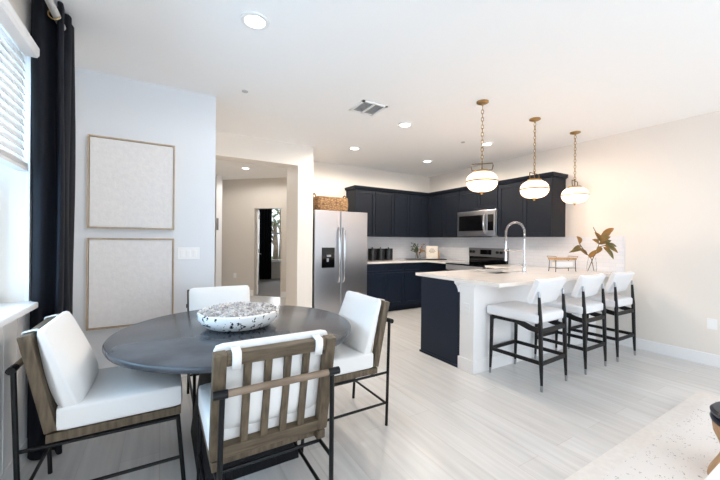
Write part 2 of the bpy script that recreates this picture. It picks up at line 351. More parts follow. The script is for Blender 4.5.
# garden seen through the bedroom window
struct('ground_garden', box_(-3, 11.4, -.4, 16, 30, -.2), M_grass)
def tree(x, y, h, label, seed):
    rnd = random.Random(seed)
    t = thing('garden_tree', label, 'tree', (x, y, -.2), 0, 'trees in the garden')
    bm = B(); tube(bm, [(0, 0, 0), (.05, 0, h * .35), (0, .05, h * .7)], [.14, .11, .06])
    for k in range(6):
        a = rnd.random() * 6.28; tube(bm, [(.03, 0, h * (.3 + .06 * k)), (math.cos(a) * .5, math.sin(a) * .5, h * (.5 + .06 * k))], [.05, .02], 6)
    obj('trunk', bm, M_bark, t)
    bm = B()
    for k in range(170):
        a = rnd.random() * 6.28; r = rnd.random() ** .5 * 1.3; z = h * (.45 + .55 * rnd.random()); p = Vector((math.cos(a) * r, math.sin(a) * r, z))
        q = Matrix.Translation(p) @ Matrix.Rotation(rnd.random() * 6, 4, 'X') @ Matrix.Rotation(rnd.random() * 6, 4, 'Z')
        v = [bm.verts.new(q @ Vector(c)) for c in ((-.09, 0, 0), (0, -.05, .01), (.11, 0, 0), (0, .05, .01))]; bm.faces.new(v)
    obj('foliage', bm, M_leafg, t, smooth=False); return t
tree(4.25, 14.5, 3.4, 'slender garden tree framed in the bedroom window', 3)
tree(5.6, 18.0, 4.6, 'taller tree farther out in the garden beyond the bedroom window', 4)

# ------------------------------------------------------------------ big kitchen pieces
def shaker(bm, x0, z0, x1, z1, y, t=.02, fr=.058):
    box(bm, x0, y - t, z0, x0 + fr, y, z1); box(bm, x1 - fr, y - t, z0, x1, y, z1)
    box(bm, x0 + fr, y - t, z0, x1 - fr, y, z0 + fr); box(bm, x0 + fr, y - t, z1 - fr, x1 - fr, y, z1)
    box(bm, x0 + fr, y - t * .45, z0 + fr, x1 - fr, y, z1 - fr)
    return bm
def crown(bm, x0, x1, dep, z0, left=False, right=False):
    pr = [(0, 0), (.012, .012), (.03, .045), (.034, .06)]
    for i in range(3):
        (a, za), (b, zb) = pr[i], pr[i + 1]
        prism(bm, [(-dep - .02 - a, z0 + za), (-dep - .02 - b, z0 + zb), (0, z0 + zb), (0, z0 + za)], x0 - (b if left else 0), x1 + (b if right else 0), 'X')
def wall_cab(name, label, loc, rotz, width, z0, z1, dep, doors, m_, m2, left=False, right=False, body_extra=0):
    t = thing(name, label, 'cabinet', loc, rotz, 'wall cabinets')
    bm = box(B(), 0, -dep, z0, width + body_extra, 0, z1); obj('body', bm, m2, t, False, .002)
    for i in range(doors):
        a = width * i / doors + .004; b = width * (i + 1) / doors - .004
        obj('door', shaker(B(), a, z0 + .004, b, z1 - .012, -dep), m_, t, False, .0025)
    bm = B(); crown(bm, 0, width + body_extra, dep, z1, left, right); obj('crown_molding', bm, m_, t, False)
    return t
UZ0, UZ1 = 1.395, 2.25
wall_cab('wall_cabinet', 'black two-door wall cabinet beside and above the steel refrigerator', (3.0, YB, 0), 0, .87, UZ0, UZ1, .34, 2, M_charcoal, M_charcoal, left=True)
wall_cab('wall_cabinet', 'black two-door wall cabinet on the back wall, next to the kitchen corner', (3.872, YB, 0), 0, .76, UZ0, UZ1, .34, 2, M_charcoal, M_charcoal, body_extra=.465)
wall_cab('wall_cabinet', 'black two-door wall cabinet between the corner and the microwave', (XR, 5.238, 0), -PI / 2, .832, UZ0, UZ1, .34, 2, M_charcoal, M_charcoal)
wall_cab('wall_cabinet', 'short black two-door wall cabinet directly above the microwave', (XR, 4.40, 0), -PI / 2, .828, 1.86, UZ1, .34, 2, M_charcoal, M_charcoal)
wall_cab('wall_cabinet', 'black two-door wall cabinet right of the microwave, behind the pendants', (XR, 3.566, 0), -PI / 2, .886, UZ0, UZ1, .34, 2, M_charcoal, M_charcoal, right=True)

def base_cab(name, label, loc, rotz, width, dep, layout, extra=0):
    t = thing(name, label, 'cabinet', loc, rotz, 'base cabinets')
    bm = B(); box(bm, 0, -dep + .02, .1, width + extra, 0, .90); box(bm, 0, -dep + .09, 0, width + extra, 0, .1)
    for v in bm.verts: v.co.y = min(v.co.y, -.012)
    obj('body', bm, M_navy, t, False, .002)
    for (x0, x1) in layout:
        obj('drawer', shaker(B(), x0 + .004, .735, x1 - .004, .885, -dep + .02, fr=.035), M_navy, t, False, .0025)
        obj('door', shaker(B(), x0 + .004, .115, x1 - .004, .725, -dep + .02), M_navy, t, False, .0025)
    return t
base_cab('base_cabinet', 'dark navy base cabinet with two doors, just right of the refrigerator', (2.995, YB, 0), 0, .94, .61, [(0, .54), (.54, .94)])
base_cab('base_cabinet', 'dark navy corner base cabinet under the potted sprig and cream sign', (3.937, YB, 0), 0, .52, .61, [(0, .42)], extra=.638)
base_cab('base_cabinet', 'dark navy base cabinet between the range and the peninsula', (XR, 3.588, 0), -PI / 2, .52, .61, [(0, .5)])
# peninsula cabinets: open side faces the range, end panel faces the dining table
t = thing('peninsula_cabinet', 'long navy cabinet run under the white peninsula counter', 'cabinet', (PX, 2.452, 0))
bm = B(); box(bm, .02, 0, .1, XR - PX - .66, .58, .735); box(bm, .02, 0, .735, XR - PX - .66, .10, .90); box(bm, .02, .53, .735, XR - PX - .66, .58, .90); box(bm, .02, 0, 0, XR - PX - .66, .51, .1); obj('body', bm, M_navy, t, False)
bm = B(); box(bm, 0, .012, 0, .02, .602, .90); obj('end_panel', bm, M_navy, t, False, .002)
bm = B(); box(bm, -.016, .012, 0, 0, .61, .025); obj('shoe_molding', bm, M_navy, t, False, .004)
for i in range(3):
    Mx = Matrix.Translation((.03 + .57 * (i + 1), .58, 0)) @ Matrix.Rotation(PI, 4, 'Z')
    bm = shaker(B(), 0, .115, .56, .885, 0); bmesh.ops.transform(bm, matrix=Mx, verts=bm.verts); obj('door', bm, M_navy, t, False, .002)
# counters
o = obj('back_countertop', prism(B(), [(2.99, YB - .64), (XR - .645, YB - .64), (XR - .645, 4.425), (XR - .012, 4.425), (XR - .012, YB - .012), (2.99, YB - .012)], .902, .935), M_quartz, smooth=False, bevel=.004)
tag(o, 'white quartz countertop along the back wall, turning the corner to the range', 'countertop')
SX0, SX1, SY0, SY1 = 3.42, 4.02, 2.58, 2.95
bm = B(); yb = 3.12
for r_ in ((2.63, 1.955, SX0, yb), (SX1, 1.955, XR - .012, yb), (SX0, 1.955, SX1, SY0), (SX0, SY1, SX1, yb), (XR - .645, yb, XR - .012, 3.585)): box(bm, r_[0], r_[1], .902, r_[2], r_[3], .935)
bmesh.ops.remove_doubles(bm, verts=bm.verts, dist=.0005)
o = obj('peninsula_countertop', bm, M_quartz, smooth=False); tag(o, 'wide white quartz peninsula countertop with the sink', 'countertop')
t = thing('kitchen_sink', 'undermount stainless sink set in the peninsula counter', 'sink', (0, 0, 0))
bm = B(); box(bm, SX0 - .01, SY0 - .01, .74, SX1 + .01, SY1 + .01, .75)
for r_ in ((SX0 - .012, SY0 - .012, SX0, SY1 + .012), (SX1, SY0 - .012, SX1 + .012, SY1 + .012), (SX0, SY0 - .012, SX1, SY0), (SX0, SY1, SX1, SY1 + .012)): box(bm, r_[0], r_[1], .75, r_[2], r_[3], .901)
obj('basin', bm, mat('sink_steel', rgb(120, 121, 124), .4, .9), t, False); bm = B(); lathe(bm, [(.03, .751), (.03, .756), (.005, .757)], 3.72, 2.77, 16); obj('drain', bm, M_chrome, t)

# refrigerator
FX0, FX1, FY, FH = 2.022, 2.982, 4.79, 1.785
t = thing('refrigerator', 'stainless side-by-side refrigerator with wicker basket on top', 'refrigerator', (FX0, FY, 0)); W_ = FX1 - FX0; sp = .455
obj('body', box_(0, .06, .02, W_, .78, FH - .01), mat('fridge_side_grey', rgb(92, 93, 96), .45, .6), t, False, .004)
fz = obj('freezer_door', box_(0.002, 0, .06, sp - .004, .058, FH), M_steel, t, False, .008)
fd = obj('refrigerator_door', box_(sp + .004, 0, .06, W_ - .002, .058, FH), M_steel, t, False, .008)
obj('kick_grille', box_(.01, .03, 0, W_ - .01, .3, .058), M_blackpl, t, False)
def fhandle(x, par):
    bm = B(); z0, z1 = .64, 1.52; pts = [(x, .002, z0), (x, -.035, z0 + .03)] + [(x, -.045 - .012 * math.sin(PI * i / 8), z0 + .05 + (z1 - z0 - .1) * i / 8) for i in range(9)] + [(x, -.035, z1 - .03), (x, .002, z1)]
    tube(bm, pts, .014, 10); obj('handle', bm, M_chrome, par)
fhandle(sp - .045, fz); fhandle(sp + .045, fd)
dp = obj('water_dispenser', box_(.12, -.006, .88, .345, .0, 1.20), M_blackgl, fz, False, .004)
bm = B(); box(bm, .20, -.03, 1.055, .27, -.0062, 1.085); box(bm, .20, -.022, .975, .235, -.0062, 1.03)
obj('dispenser_controls', bm, M_steel, fz, False, .002)
# wicker basket on the refrigerator
t = thing('wicker_basket', 'long brown wicker basket lying on top of the refrigerator', 'basket', (2.385, 5.03, FH))
bm = B()
a = [(-.28, -.16), (.28, -.16), (.28, .16), (-.28, .16)]
def rrect(hx, hy, r, n=6):
    out = []
    for cx, cy, a0 in ((hx - r, hy - r, 0), (-hx + r, hy - r, PI / 2), (-hx + r, -hy + r, PI), (hx - r, -hy + r, 1.5 * PI)):
        for k in range(n + 1): out.append((cx + r * math.cos(a0 + PI / 2 * k / n), cy + r * math.sin(a0 + PI / 2 * k / n)))
    return out
def loft(bm, rings):
    R = [[bm.verts.new(p) for p in r] for r in rings]; n = len(R[0])
    for p, q in zip(R, R[1:]):
        for k in range(n): bm.faces.new((p[k], p[(k + 1) % n], q[(k + 1) % n], q[k]))
    bm.faces.new(R[0][::-1]); bm.faces.new(R[-1]); return bm
rings = []
for i in range(15):
    z = .23 * i / 14; g = 1 + .035 * math.sin(PI * i / 14) + (.012 if i % 2 else 0)
    rings.append([(x * g, y * g, z) for x, y in rrect(.268, .165, .05)])
rings += [[(x, y, .23) for x, y in rrect(.25, .145, .04)], [(x, y, .03) for x, y in rrect(.245, .14, .04)]]
obj('basket_body', loft(bm, rings), M_wicker, t)
for s in (-1, 1):
    obj('handle', tube(B(), [(s * .270, -.06, .20), (s * .278, -.045, .265), (s * .28, 0, .285), (s * .278, .045, .265), (s * .270, .06, .20)], .012, 8), M_wicker, t)

# microwave (front faces -X)
t = thing('microwave', 'stainless over-the-range microwave between wall cabinets', 'microwave', (XR, 4.408, 1.408), -PI / 2); MW = .826; MD = .40
obj('body', box_(0, -MD + .03, 0, MW, -.002, .446), M_steel, t, False, .004)
dr = obj('door', box_(.004, -MD, .004, MW * .80, -MD + .028, .440), M_steel, t, False, .004)
obj('door_window', box_(.045, -MD - .003, .095, MW * .70, -MD, .365), M_blackgl, dr, False, .002)
bm = B(); tube(bm, [(MW * .755, -MD, .07), (MW * .755, -MD - .035, .10), (MW * .755, -MD - .05, .22), (MW * .755, -MD - .035, .34), (MW * .755, -MD, .38)], .014, 10); obj('handle', bm, M_chrome, dr)
cp = obj('control_panel', box_(MW * .805, -MD, .004, MW - .004, -MD + .028, .440), M_steel, t, False, .003)
obj('keypad', box_(MW * .82, -MD - .003, .095, MW * .955, -MD, .365), M_blackgl, cp, False)
obj('vent_grille', box_(.02, -MD + .02, -.012, MW * .6, -.05, -.0005), M_blackpl, t, False)
# range
t = thing('kitchen_range', 'stainless electric range with black glass cooktop below the microwave', 'range', (XR, 4.415, 0), -PI / 2); RW = .815; RD = .66
obj('body', box_(.002, -RD + .03, .02, RW - .002, -.02, .905), M_steel, t, False, .003)
obj('cooktop', box_(0, -RD - .02, .906, RW, -.10, .928), M_blackgl, t, False, .004)
od = obj('oven_door', box_(.01, -RD - .005, .17, RW - .01, -RD + .028, .80), M_steel, t, False, .004)
obj('oven_window', box_(.12, -RD - .008, .3, RW - .12, -RD - .005, .62), M_blackgl, od, False)
bm = B(); tube(bm, [(.06, -RD, .74), (.06, -RD - .05, .745), (RW - .06, -RD - .05, .745), (RW - .06, -RD, .74)], .012, 10); obj('handle', bm, M_chrome, od)
obj('front_rail', box_(.0, -RD - .012, .81, RW, -RD + .028, .904), M_satin, t, False, .004)
obj('storage_drawer', box_(.01, -RD - .003, .03, RW - .01, -RD + .028, .16), M_steel, t, False, .004)
bg_ = obj('backguard', box_(.0, -.075, 1.042, RW, -.014, 1.20), M_bg, t, False, .006)
obj('backguard_base', box_(.01, -.07, .905, RW - .01, -.014, 1.042), M_blackgl, t, False)
obj('display', box_(.27, -.079, 1.085, .51, -.075, 1.17), M_blackgl, bg_, False)
for x in (.06, .13, .64, .72):
    bm = B(); tube(bm, [(x, -.074, 1.128), (x, -.10, 1.128)], .024, 16); obj('knob', bm, M_blackpl, bg_)

# ------------------------------------------------------------------ ceiling fittings
def can_light(x, y, label, proto=[None], power=92, tint=(1, .875, .74)):
    if proto[0] is None:
        t = thing('recessed_light', label, 'ceiling light', (x, y, H), 0, 'recessed ceiling lights')
        obj('trim_ring', lathe(B(), [(.062, -.001), (.09, -.001), (.088, -.010), (.066, -.012), (.062, -.004)], n=32, cap0=False, cap1=False), M_white, t)
        obj('lens', lathe(B(), [(.064, -.002), (.064, -.007), (.001, -.007)], n=32), M_lens, t)
        proto[0] = t
    else: dup(proto[0], (x, y, H), label)
    l = bpy.data.lights.new('recessed_lamp', 'SPOT'); l.energy = power; l.color = tint; l.spot_size = math.radians(176); l.spot_blend = .3; l.shadow_soft_size = .06
    o = bpy.data.objects.new('recessed_lamp', l); C.objects.link(o); o.location = (x, y, H - .02)
can_light(.509, 2.225, 'large-looking lit recessed light above the dining table', power=25, tint=(1, .93, .85))
can_light(2.54, 3.236, 'lit recessed light right of the ceiling vent')
can_light(2.54, 4.48, 'lit recessed light in front of the refrigerator, farther back')
can_light(4.04, 4.50, 'lit recessed light over the kitchen corner', power=62)
can_light(4.04, 3.235, 'lit recessed light half behind the nearest pendant chain', power=44)
can_light(1.424, 6.905, 'lit recessed light in the hallway ceiling', power=66, tint=(1, .95, .90))
t = thing('ceiling_vent', 'square white air vent in the ceiling', 'air vent', (1.89, 3.045, H))
bm = B()
for a in range(4): box(bm, -.15, -.15, -.012, .15, -.125, 0, Matrix.Rotation(a * PI / 2, 4, 'Z'))
box(bm, -.012, -.14, -.012, .012, .14, 0); obj('frame', bm, M_white, t, False)
obj('duct_opening', box_(-.13, -.13, -.003, .13, .13, -.001), mat('dark_duct', rgb(105, 105, 108), .9), t, False)
bm = B()
for k in range(11): box(bm, -.125, -.005, -.0006, .125, .005, .0006, Matrix.Translation((0, -.118 + k * .0235, -.007)) @ Matrix.Rotation(math.radians(40), 4, 'X'))
obj('louvres', bm, M_white, t, False)
for x, y, l in ((.674, 3.33, 'small round ceiling sensor above the two canvases'), (3.69, 3.365, 'tiny round sprinkler cap left of the nearest pendant chain')):
    o = obj('ceiling_sensor', lathe(B(), [(.028, H - .001), (.028, H - .008), (.015, H - .014), (.001, H - .014)], x, y, 20), mat('sensor_grey', rgb(188, 188, 190), .5)); tag(o, l, 'sensor')

# pendants
def pendant():
    t = thing('globe_pendant', 'nearest opal globe pendant, leftmost over the peninsula, hung on a brass chain', 'pendant lamp', (2.79, 2.29, H), 0, 'globe pendants over the peninsula')
    obj('canopy', lathe(B(), [(.001, 0), (.060, 0), (.060, -.012), (.042, -.022), (.012, -.028), (.008, -.045), (.001, -.045)], n=28), M_brass, t)
    bm = B(); zt, zb = -.045, -.62; n = 15; st = (zt - zb) / n
    for i in range(n):
        zc = zt - st * (i + .5); hl = st * .62; r = .0115
        pts = []
        for k in range(12):
            a = 2 * PI * k / 12; x = r * math.cos(a); z = hl * math.sin(a) * (1 if abs(math.sin(a)) < .99 else 1)
            pts.append((x, 0, zc + z) if i % 2 else (0, x, zc + z))
        tube(bm, pts, .0036, 5, True)
    obj('chain', bm, M_brass, t)
    bm = B()
    tube(bm, [(-.095, 0, -.700), (-.105, 0, -.655), (-.10, 0, -.632), (.10, 0, -.632), (.105, 0, -.655), (.095, 0, -.700)], .005, 8)
    tube(bm, [(0, 0, -.605), (0, 0, -.700)], .006, 8); tube(bm, [(-.095, 0, -.700), (0, 0, -.692), (.095, 0, -.700)], .004, 6)
    obj('yoke', bm, M_bronze, t)
    obj('fitter_cap', lathe(B(), [(.02, -.695), (.072, -.70), (.078, -.706), (.078, -.722), (.02, -.722)], n=28), M_brass, t)
    prof = []; zc = -.815
    for i in range(25):
        a = -PI / 2 + PI * i / 24; c, s = math.cos(a), math.sin(a)
        r = .151 * (abs(c) ** .72); z = .102 * math.copysign(abs(s) ** .92, s)
        prof.append((max(r, .002), zc + z))
    obj('globe_shade', lathe(B(), prof, n=40), M_pglass, t)
    obj('band', lathe(B(), [(.150, zc - .007), (.157, zc - .007), (.157, zc + .007), (.150, zc + .007)], n=40, cap0=False, cap1=False), M_bronze, t)
    obj('finial', lathe(B(), [(.025, zc - .100), (.022, zc - .110), (.008, zc - .114), (.011, zc - .126), (.002, zc - .132)], n=16), M_brass, t)
    return t
p0 = pendant(); p0.rotation_euler = (0, 0, math.radians(-50))
dup(p0, (3.69, 2.29, H), 'middle opal globe pendant hung on a brass chain', math.radians(4)); dup(p0, (4.57, 2.29, H), 'farthest opal globe pendant, nearest the plain right wall', math.radians(10))
for x in (2.79, 3.69, 4.57):
    l = bpy.data.lights.new('pendant_lamp', 'POINT'); l.energy = 11; l.color = (1, .60, .34); l.shadow_soft_size = .045
    o = bpy.data.objects.new('pendant_lamp', l); C.objects.link(o); o.location = (x, 2.29, H - .815)

# ------------------------------------------------------------------ dining table and chairs
TX, TY, TR = .45, 2.28, .72
t = thing('dining_table', 'round grey marble dining table on a black block pedestal', 'table', (TX, TY, 0))
obj('tabletop', lathe(B(), [(TR - .02, .715), (TR - .005, .72), (TR, .73), (TR, .74), (TR - .006, .748), (TR - .012, .75)], n=96), M_marble, t)
bm = B(); n_ = 8
rings = []
for z, h in ((0, .272), (.04, .27), (.62, .20), (.714, .19)): rings.append([(x, y - .05, z) for x, y in ((-h, -h - .04), (h, -h - .04), (h, h + .04), (-h, h + .04))])
obj('pedestal', loft(bm, rings), M_baseblk, t, False, .006)

def dining_chair():
    t = thing('dining_chair', '', 'chair', (0, 0, 0), 0, 'dining chairs round the table')
    zb, zt = .44, .885; yb, yt = -.218, -.31                       # the back frame leans from (yb, zb) to (yt, zt)
    lean = math.atan2(yb - yt, zt - zb); L_ = math.hypot(zt - zb, yt - yb)
    BM = Matrix.Translation((0, yb, zb)) @ Matrix.Rotation(lean, 4, 'X')   # local z runs up the back
    for s in (-1, 1):
        obj('leg', tube(B(), [(s * .238, -.320, 0), (s * .224, -.347, .742)], .0105, 12), M_black, t)
        obj('leg', tube(B(), [(s * .240, .318, 0), (s * .238, .285, .385)], .0105, 12), M_black, t)
        bm = B(); tube(bm, [(s * .225, -.333, .372), (s * .238, .288, .372)], .0085, 10); obj('seat_support', bm, M_black, t)
        obj('stretcher', tube(B(), [(s * .234, -.326, .16), (s * .239, .303, .16)], .0085, 10), M_black, t)
    obj('stretcher', tube(B(), [(-.234, -.326, .15), (.234, -.326, .15)], .0085, 10), M_black, t)
    for yc in (-.215, .288): obj('cross_tube', tube(B(), [(-.234, yc, .372), (.234, yc, .372)], .008, 10), M_black, t)
    bm = B(); box(bm, -.245, -.236, .39, -.208, .30, .43); box(bm, .208, -.236, .39, .245, .30, .43); box(bm, -.208, .265, .39, .208, .30, .43); box(bm, -.208, -.2, .39, .208, -.165, .43)
    for k in range(4): box(bm, -.208, -.10 + k * .1, .40, .208, -.05 + k * .1, .415)
    obj('seat_frame', bm, M_wood, t, False, .003)
    for s in (-1, 1): obj('back_post', box(B(), s * .2285 - .024, -.022, 0, s * .2285 + .024, .022, L_, BM), M_wood, t, False, .004)
    obj('top_rail', box(B(), -.205, -.02, L_ - .052, .205, .02, L_ - .002, BM), M_woodh, t, False, .004)
    obj('bottom_rail', box(B(), -.205, -.02, .0, .205, .02, .05, BM), M_woodh, t, False, .004)
    for k in range(4):
        x = -.205 + .41 * (k + 1) / 5; obj('slat', box(B(), x - .0145, -.014, .048, x + .0145, .008, L_ - .05, BM), M_wood, t, False, .003)
    obj('bar', tube(B(), [(-.205, -.347, .742), (.205, -.347, .742)], .0145, 14), M_bar, t, label='pale oak crossbar')
    for s in (-1, 1): obj('bar_sleeve', tube(B(), [(s * .205, -.347, .742), (s * .257, -.347, .742)], .0165, 14), M_black, t)
    bm = B(); cushion(bm, 0, .05, .488, .250, .256, .058, .022, .008, n=12); obj('seat_cushion', bm, M_fabric, t)
    CM = BM @ Matrix.Translation((0, .024, .262)) @ Matrix.Rotation(-PI / 2, 4, 'X')
    bm = B(); cushion(bm, 0, 0, 0, .243, .200, .046, .026, .026, n=14, pinch=.42)
    for v in bm.verts: k_ = 1 + .38 * v.co.y / .205; v.co.z = (v.co.z + .046) * k_
    bmesh.ops.transform(bm, matrix=CM, verts=bm.verts); bc = obj('back_cushion', bm, M_fabric, t)
    for s in (-1, 1):
        x = s * .170
        pts = [(-.024, L_ - .066), (-.026, L_ - .02), (-.020, L_ + .004), (.02, L_ + .004), (.032, L_ - .002)]
        bm = B()
        for (ya_, za_), (yb_, zb_) in zip(pts, pts[1:]):
            v = [bm.verts.new(BM @ Vector(c)) for c in ((x - .017, ya_, za_), (x + .017, ya_, za_), (x + .017, yb_, zb_), (x - .017, yb_, zb_))]; bm.faces.new(v)
        bmesh.ops.remove_doubles(bm, verts=bm.verts, dist=.0002)
        obj('strap', bm, M_fabric, bc, solid=.004)
    return t
ch = dining_chair(); ch.location = (.420, 1.665, 0); ch['label'] = 'nearest dining chair, its slatted oak back turned to the viewer'
dup(ch, (-.205, 2.25, 0), 'white cushioned dining chair beside the black curtain and window', -PI / 2)
dup(ch, (1.065, 2.185, 0), 'white cushioned dining chair on the table side nearest the kitchen', PI / 2)
dup(ch, (.44, 2.87, 0), 'dining chair behind the bowl, only its white back showing over the table', PI)

# bowl with bleached moss
BX, BY_ = .44, 2.285
t = thing('terrazzo_bowl', 'wide white bowl with black flecks in the middle of the table', 'bowl', (BX, BY_, .75))
prof = [(.02, 0), (.14, 0), (.20, .016), (.238, .048), (.252, .08), (.25, .104), (.242, .110), (.234, .105), (.228, .08), (.20, .045), (.12, .022), (.02, .018)]
obj('bowl_shell', lathe(B(), prof, n=64), M_bowl, t)
bm = B(); rnd = random.Random(5)
for k in range(900):
    a = rnd.random() * 6.28; r = .222 * rnd.random() ** .5; z = .101 + .026 * (1 - (r / .225) ** 2) + rnd.uniform(-.008, .010)
    bmesh.ops.create_icosphere(bm, subdivisions=1, radius=rnd.uniform(.004, .011), matrix=Matrix.Translation((BX + r * math.cos(a), BY_ + r * math.sin(a), .75 + z)) @ Matrix.Rotation(rnd.random() * 3, 4, 'X') @ Matrix.Diagonal((1, rnd.uniform(.3, 1.2), rnd.uniform(.3, 1.2), 1)))
lathe(bm, [(.001, .75 + .04), (.18, .75 + .06), (.222, .75 + .09), (.15, .75 + .114), (.001, .75 + .124)], BX, BY_, 32)
o = obj('bleached_moss', bm, M_moss, smooth=False); tag(o, 'heap of grey-white bleached moss filling the flecked bowl', 'moss', kind='stuff')

# ------------------------------------------------------------------ canvases, switch plates
def canvas(label, x0, x1, z0, z1):
    t = thing('framed_canvas', label, 'wall art', ((x0 + x1) / 2, YP, z0), 0, 'pair of pale canvases'); hw = (x1 - x0) / 2; h = z1 - z0
    bm = B(); box(bm, -hw, -.042, 0, -hw + .012, -.001, h); box(bm, hw - .012, -.042, 0, hw, -.001, h); box(bm, -hw + .012, -.042, 0, hw - .012, -.001, .012); box(bm, -hw + .012, -.042, h - .012, hw - .012, -.001, h)
    obj('frame', bm, M_oakframe, t, False)
    obj('canvas', box_(-hw + .016, -.036, .016, hw - .016, -.001, h - .016), M_canvas, t, False)
canvas('upper of the two pale textured canvases in thin oak frames', -.54, .10, 1.398, 2.186)
canvas('lower of the two pale textured canvases, partly behind the table', -.54, .10, .538, 1.318)
def plate(name, label, cat, loc, rotz, gangs, outlet=False):
    t = thing(name, label, cat, loc, rotz); w_ = .035 * gangs + .02 * gangs
    obj('cover_plate', box_(-w_ / 2 - .012, -.006, -.057, w_ / 2 + .012, -.0005, .057), M_white, t, False, .002)
    for g in range(gangs):
        x = -w_ / 2 + .055 * g + .0275
        if outlet:
            for z in (-.022, .022): obj('socket', box_(x - .016, -.008, z - .014, x + .016, -.006, z + .014), M_trim, t, False, .002)
        else: obj('rocker', box_(x - .016, -.009, -.033, x + .016, -.006, .033), M_trim, t, False, .002)
plate('switch_plate', 'white three-rocker switch plate beside the canvases', 'switch', (.222, YP, 1.175), 0, 3)
plate('power_outlet', 'white power outlet low on the plain right wall', 'outlet', (XR, 1.145, .45), -PI / 2, 1, True)
plate('power_outlet', 'white power outlet on the end of the peninsula wall', 'outlet', (PX, 2.36, .632), -PI / 2, 1, True)
dw = Vector((1.50, 8.35, .46)); plate('power_outlet', 'small power outlet low on the hallway wall', 'outlet', dw, -PI / 4, 1, True)
o = obj('wall_panel', box_(1.035, 7.975, 1.52, 1.075, 7.999, 1.78), mat('panel_grey', rgb(120, 120, 124), .5)); tag(o, 'small grey control panel on the hallway wall corner', 'panel')

# ------------------------------------------------------------------ curtain, rod, blind
pts = [(-.672, 2.72), (-.645, 2.665), (-.61, 2.645), (-.585, 2.70), (-.56, 2.72), (-.54, 2.655), (-.522, 2.665), (-.532, 2.73), (-.548, 2.77), (-.525, 2.78), (-.520, 2.83), (-.545, 2.88), (-.525, 2.90), (-.520, 2.95), (-.56, 2.97), (-.62, 2.95)]
def smooth_path(p, k=6):
    out = []
    for i in range(len(p) - 1):
        p0 = p[max(i - 1, 0)]; p1 = p[i]; p2 = p[i + 1]; p3 = p[min(i + 2, len(p) - 1)]
        for j in range(k):
            t_ = j / k
            out.append(tuple(.5 * (2 * p1[c] + (p2[c] - p0[c]) * t_ + (2 * p0[c] - 5 * p1[c] + 4 * p2[c] - p3[c]) * t_ ** 2 + (3 * p1[c] - p0[c] - 3 * p2[c] + p3[c]) * t_ ** 3) for c in (0, 1)))
    out.append(p[-1]); return out
cur = thing('window_curtain', 'long black curtain gathered beside the window, floor to ceiling', 'curtain', (-.58, 2.8, 0))
bm = B(); sp_ = smooth_path(pts); cols = []
for x, y in sp_:
    cols.append([bm.verts.new((x + .58 + .010 * (1 - z / 2.7) * (x + .68) / .16 + .005 * math.sin(z * 3 + y * 20), y - 2.8 + .008 * math.sin(z * 2.1 + x * 30), z)) for z in [.012 + 2.722 * i / 12 for i in range(13)]])
for a_, b_ in zip(cols, cols[1:]):
    for k in range(12): bm.faces.new((a_[k], b_[k], b_[k + 1], a_[k + 1]))
obj('drape', bm, M_curtain, cur, solid=.005)
rr = [(.026 * math.cos(2 * PI * k / 24), 0, .026 * math.sin(2 * PI * k / 24)) for k in range(24)]
bm = B(); tube(bm, [(x + .022, -.165, z + 2.635) for x, y, z in rr], .004, 6, True); obj('grommet', bm, M_brass, cur)
t = thing('curtain_rod', 'silver curtain rod running above the window blind', 'curtain rod', (-.55, 0, 2.64))
M_rod = mat('pale_rod', rgb(205, 203, 200), .35, .3)
obj('rod', tube(B(), [(0, .1, 0), (0, 2.86, 0)], .02, 14), M_rod, t)
obj('finial', lathe(B(), [(.005, -.02), (.02, -.014), (.024, 0), (.02, .014), (.005, .02)], 0, .08, 16), M_rod, t)
bm = B()
for y in (.4, 2.84): obj('bracket', box_(-.138, y - .012, -.034, 0, y + .012, -.02), M_rod, t, False)
t = thing('window_blind', 'white slatted blind half lowered over the left window', 'blind', (XL, 1.6, 1.7)); hw = 1.065
bm = B(); prism(bm, [(.01, .655), (.062, .655), (.072, .67), (.072, .71), (.01, .71)], -1.08, 1.03, 'Y'); obj('valance', bm, M_trim, t, False)
bm = B()
for k in range(14):
    z = .055 + k * .0455
    box(bm, -.026, -hw, -.0014, .026, hw, .0014, Matrix.Translation((-.005, 0, z)) @ Matrix.Rotation(math.radians(74), 4, 'Y'))
obj('slats', bm, M_white, t, False)
bm = B(); box(bm, -.03, -hw, -.0, .02, hw, .02)
for k in range(5): box(bm, -.03, -hw, .023 + k * .0045, .02, hw, .026 + k * .0045)
obj('bottom_rail', bm, M_white, t, False, .002)
bm = B()
for y in (-.9, -.3, .3, .95): tube(bm, [(-.005, y, .01), (-.005, y, .66)], .0012, 5)
obj('ladder_cord', bm, M_white, t)

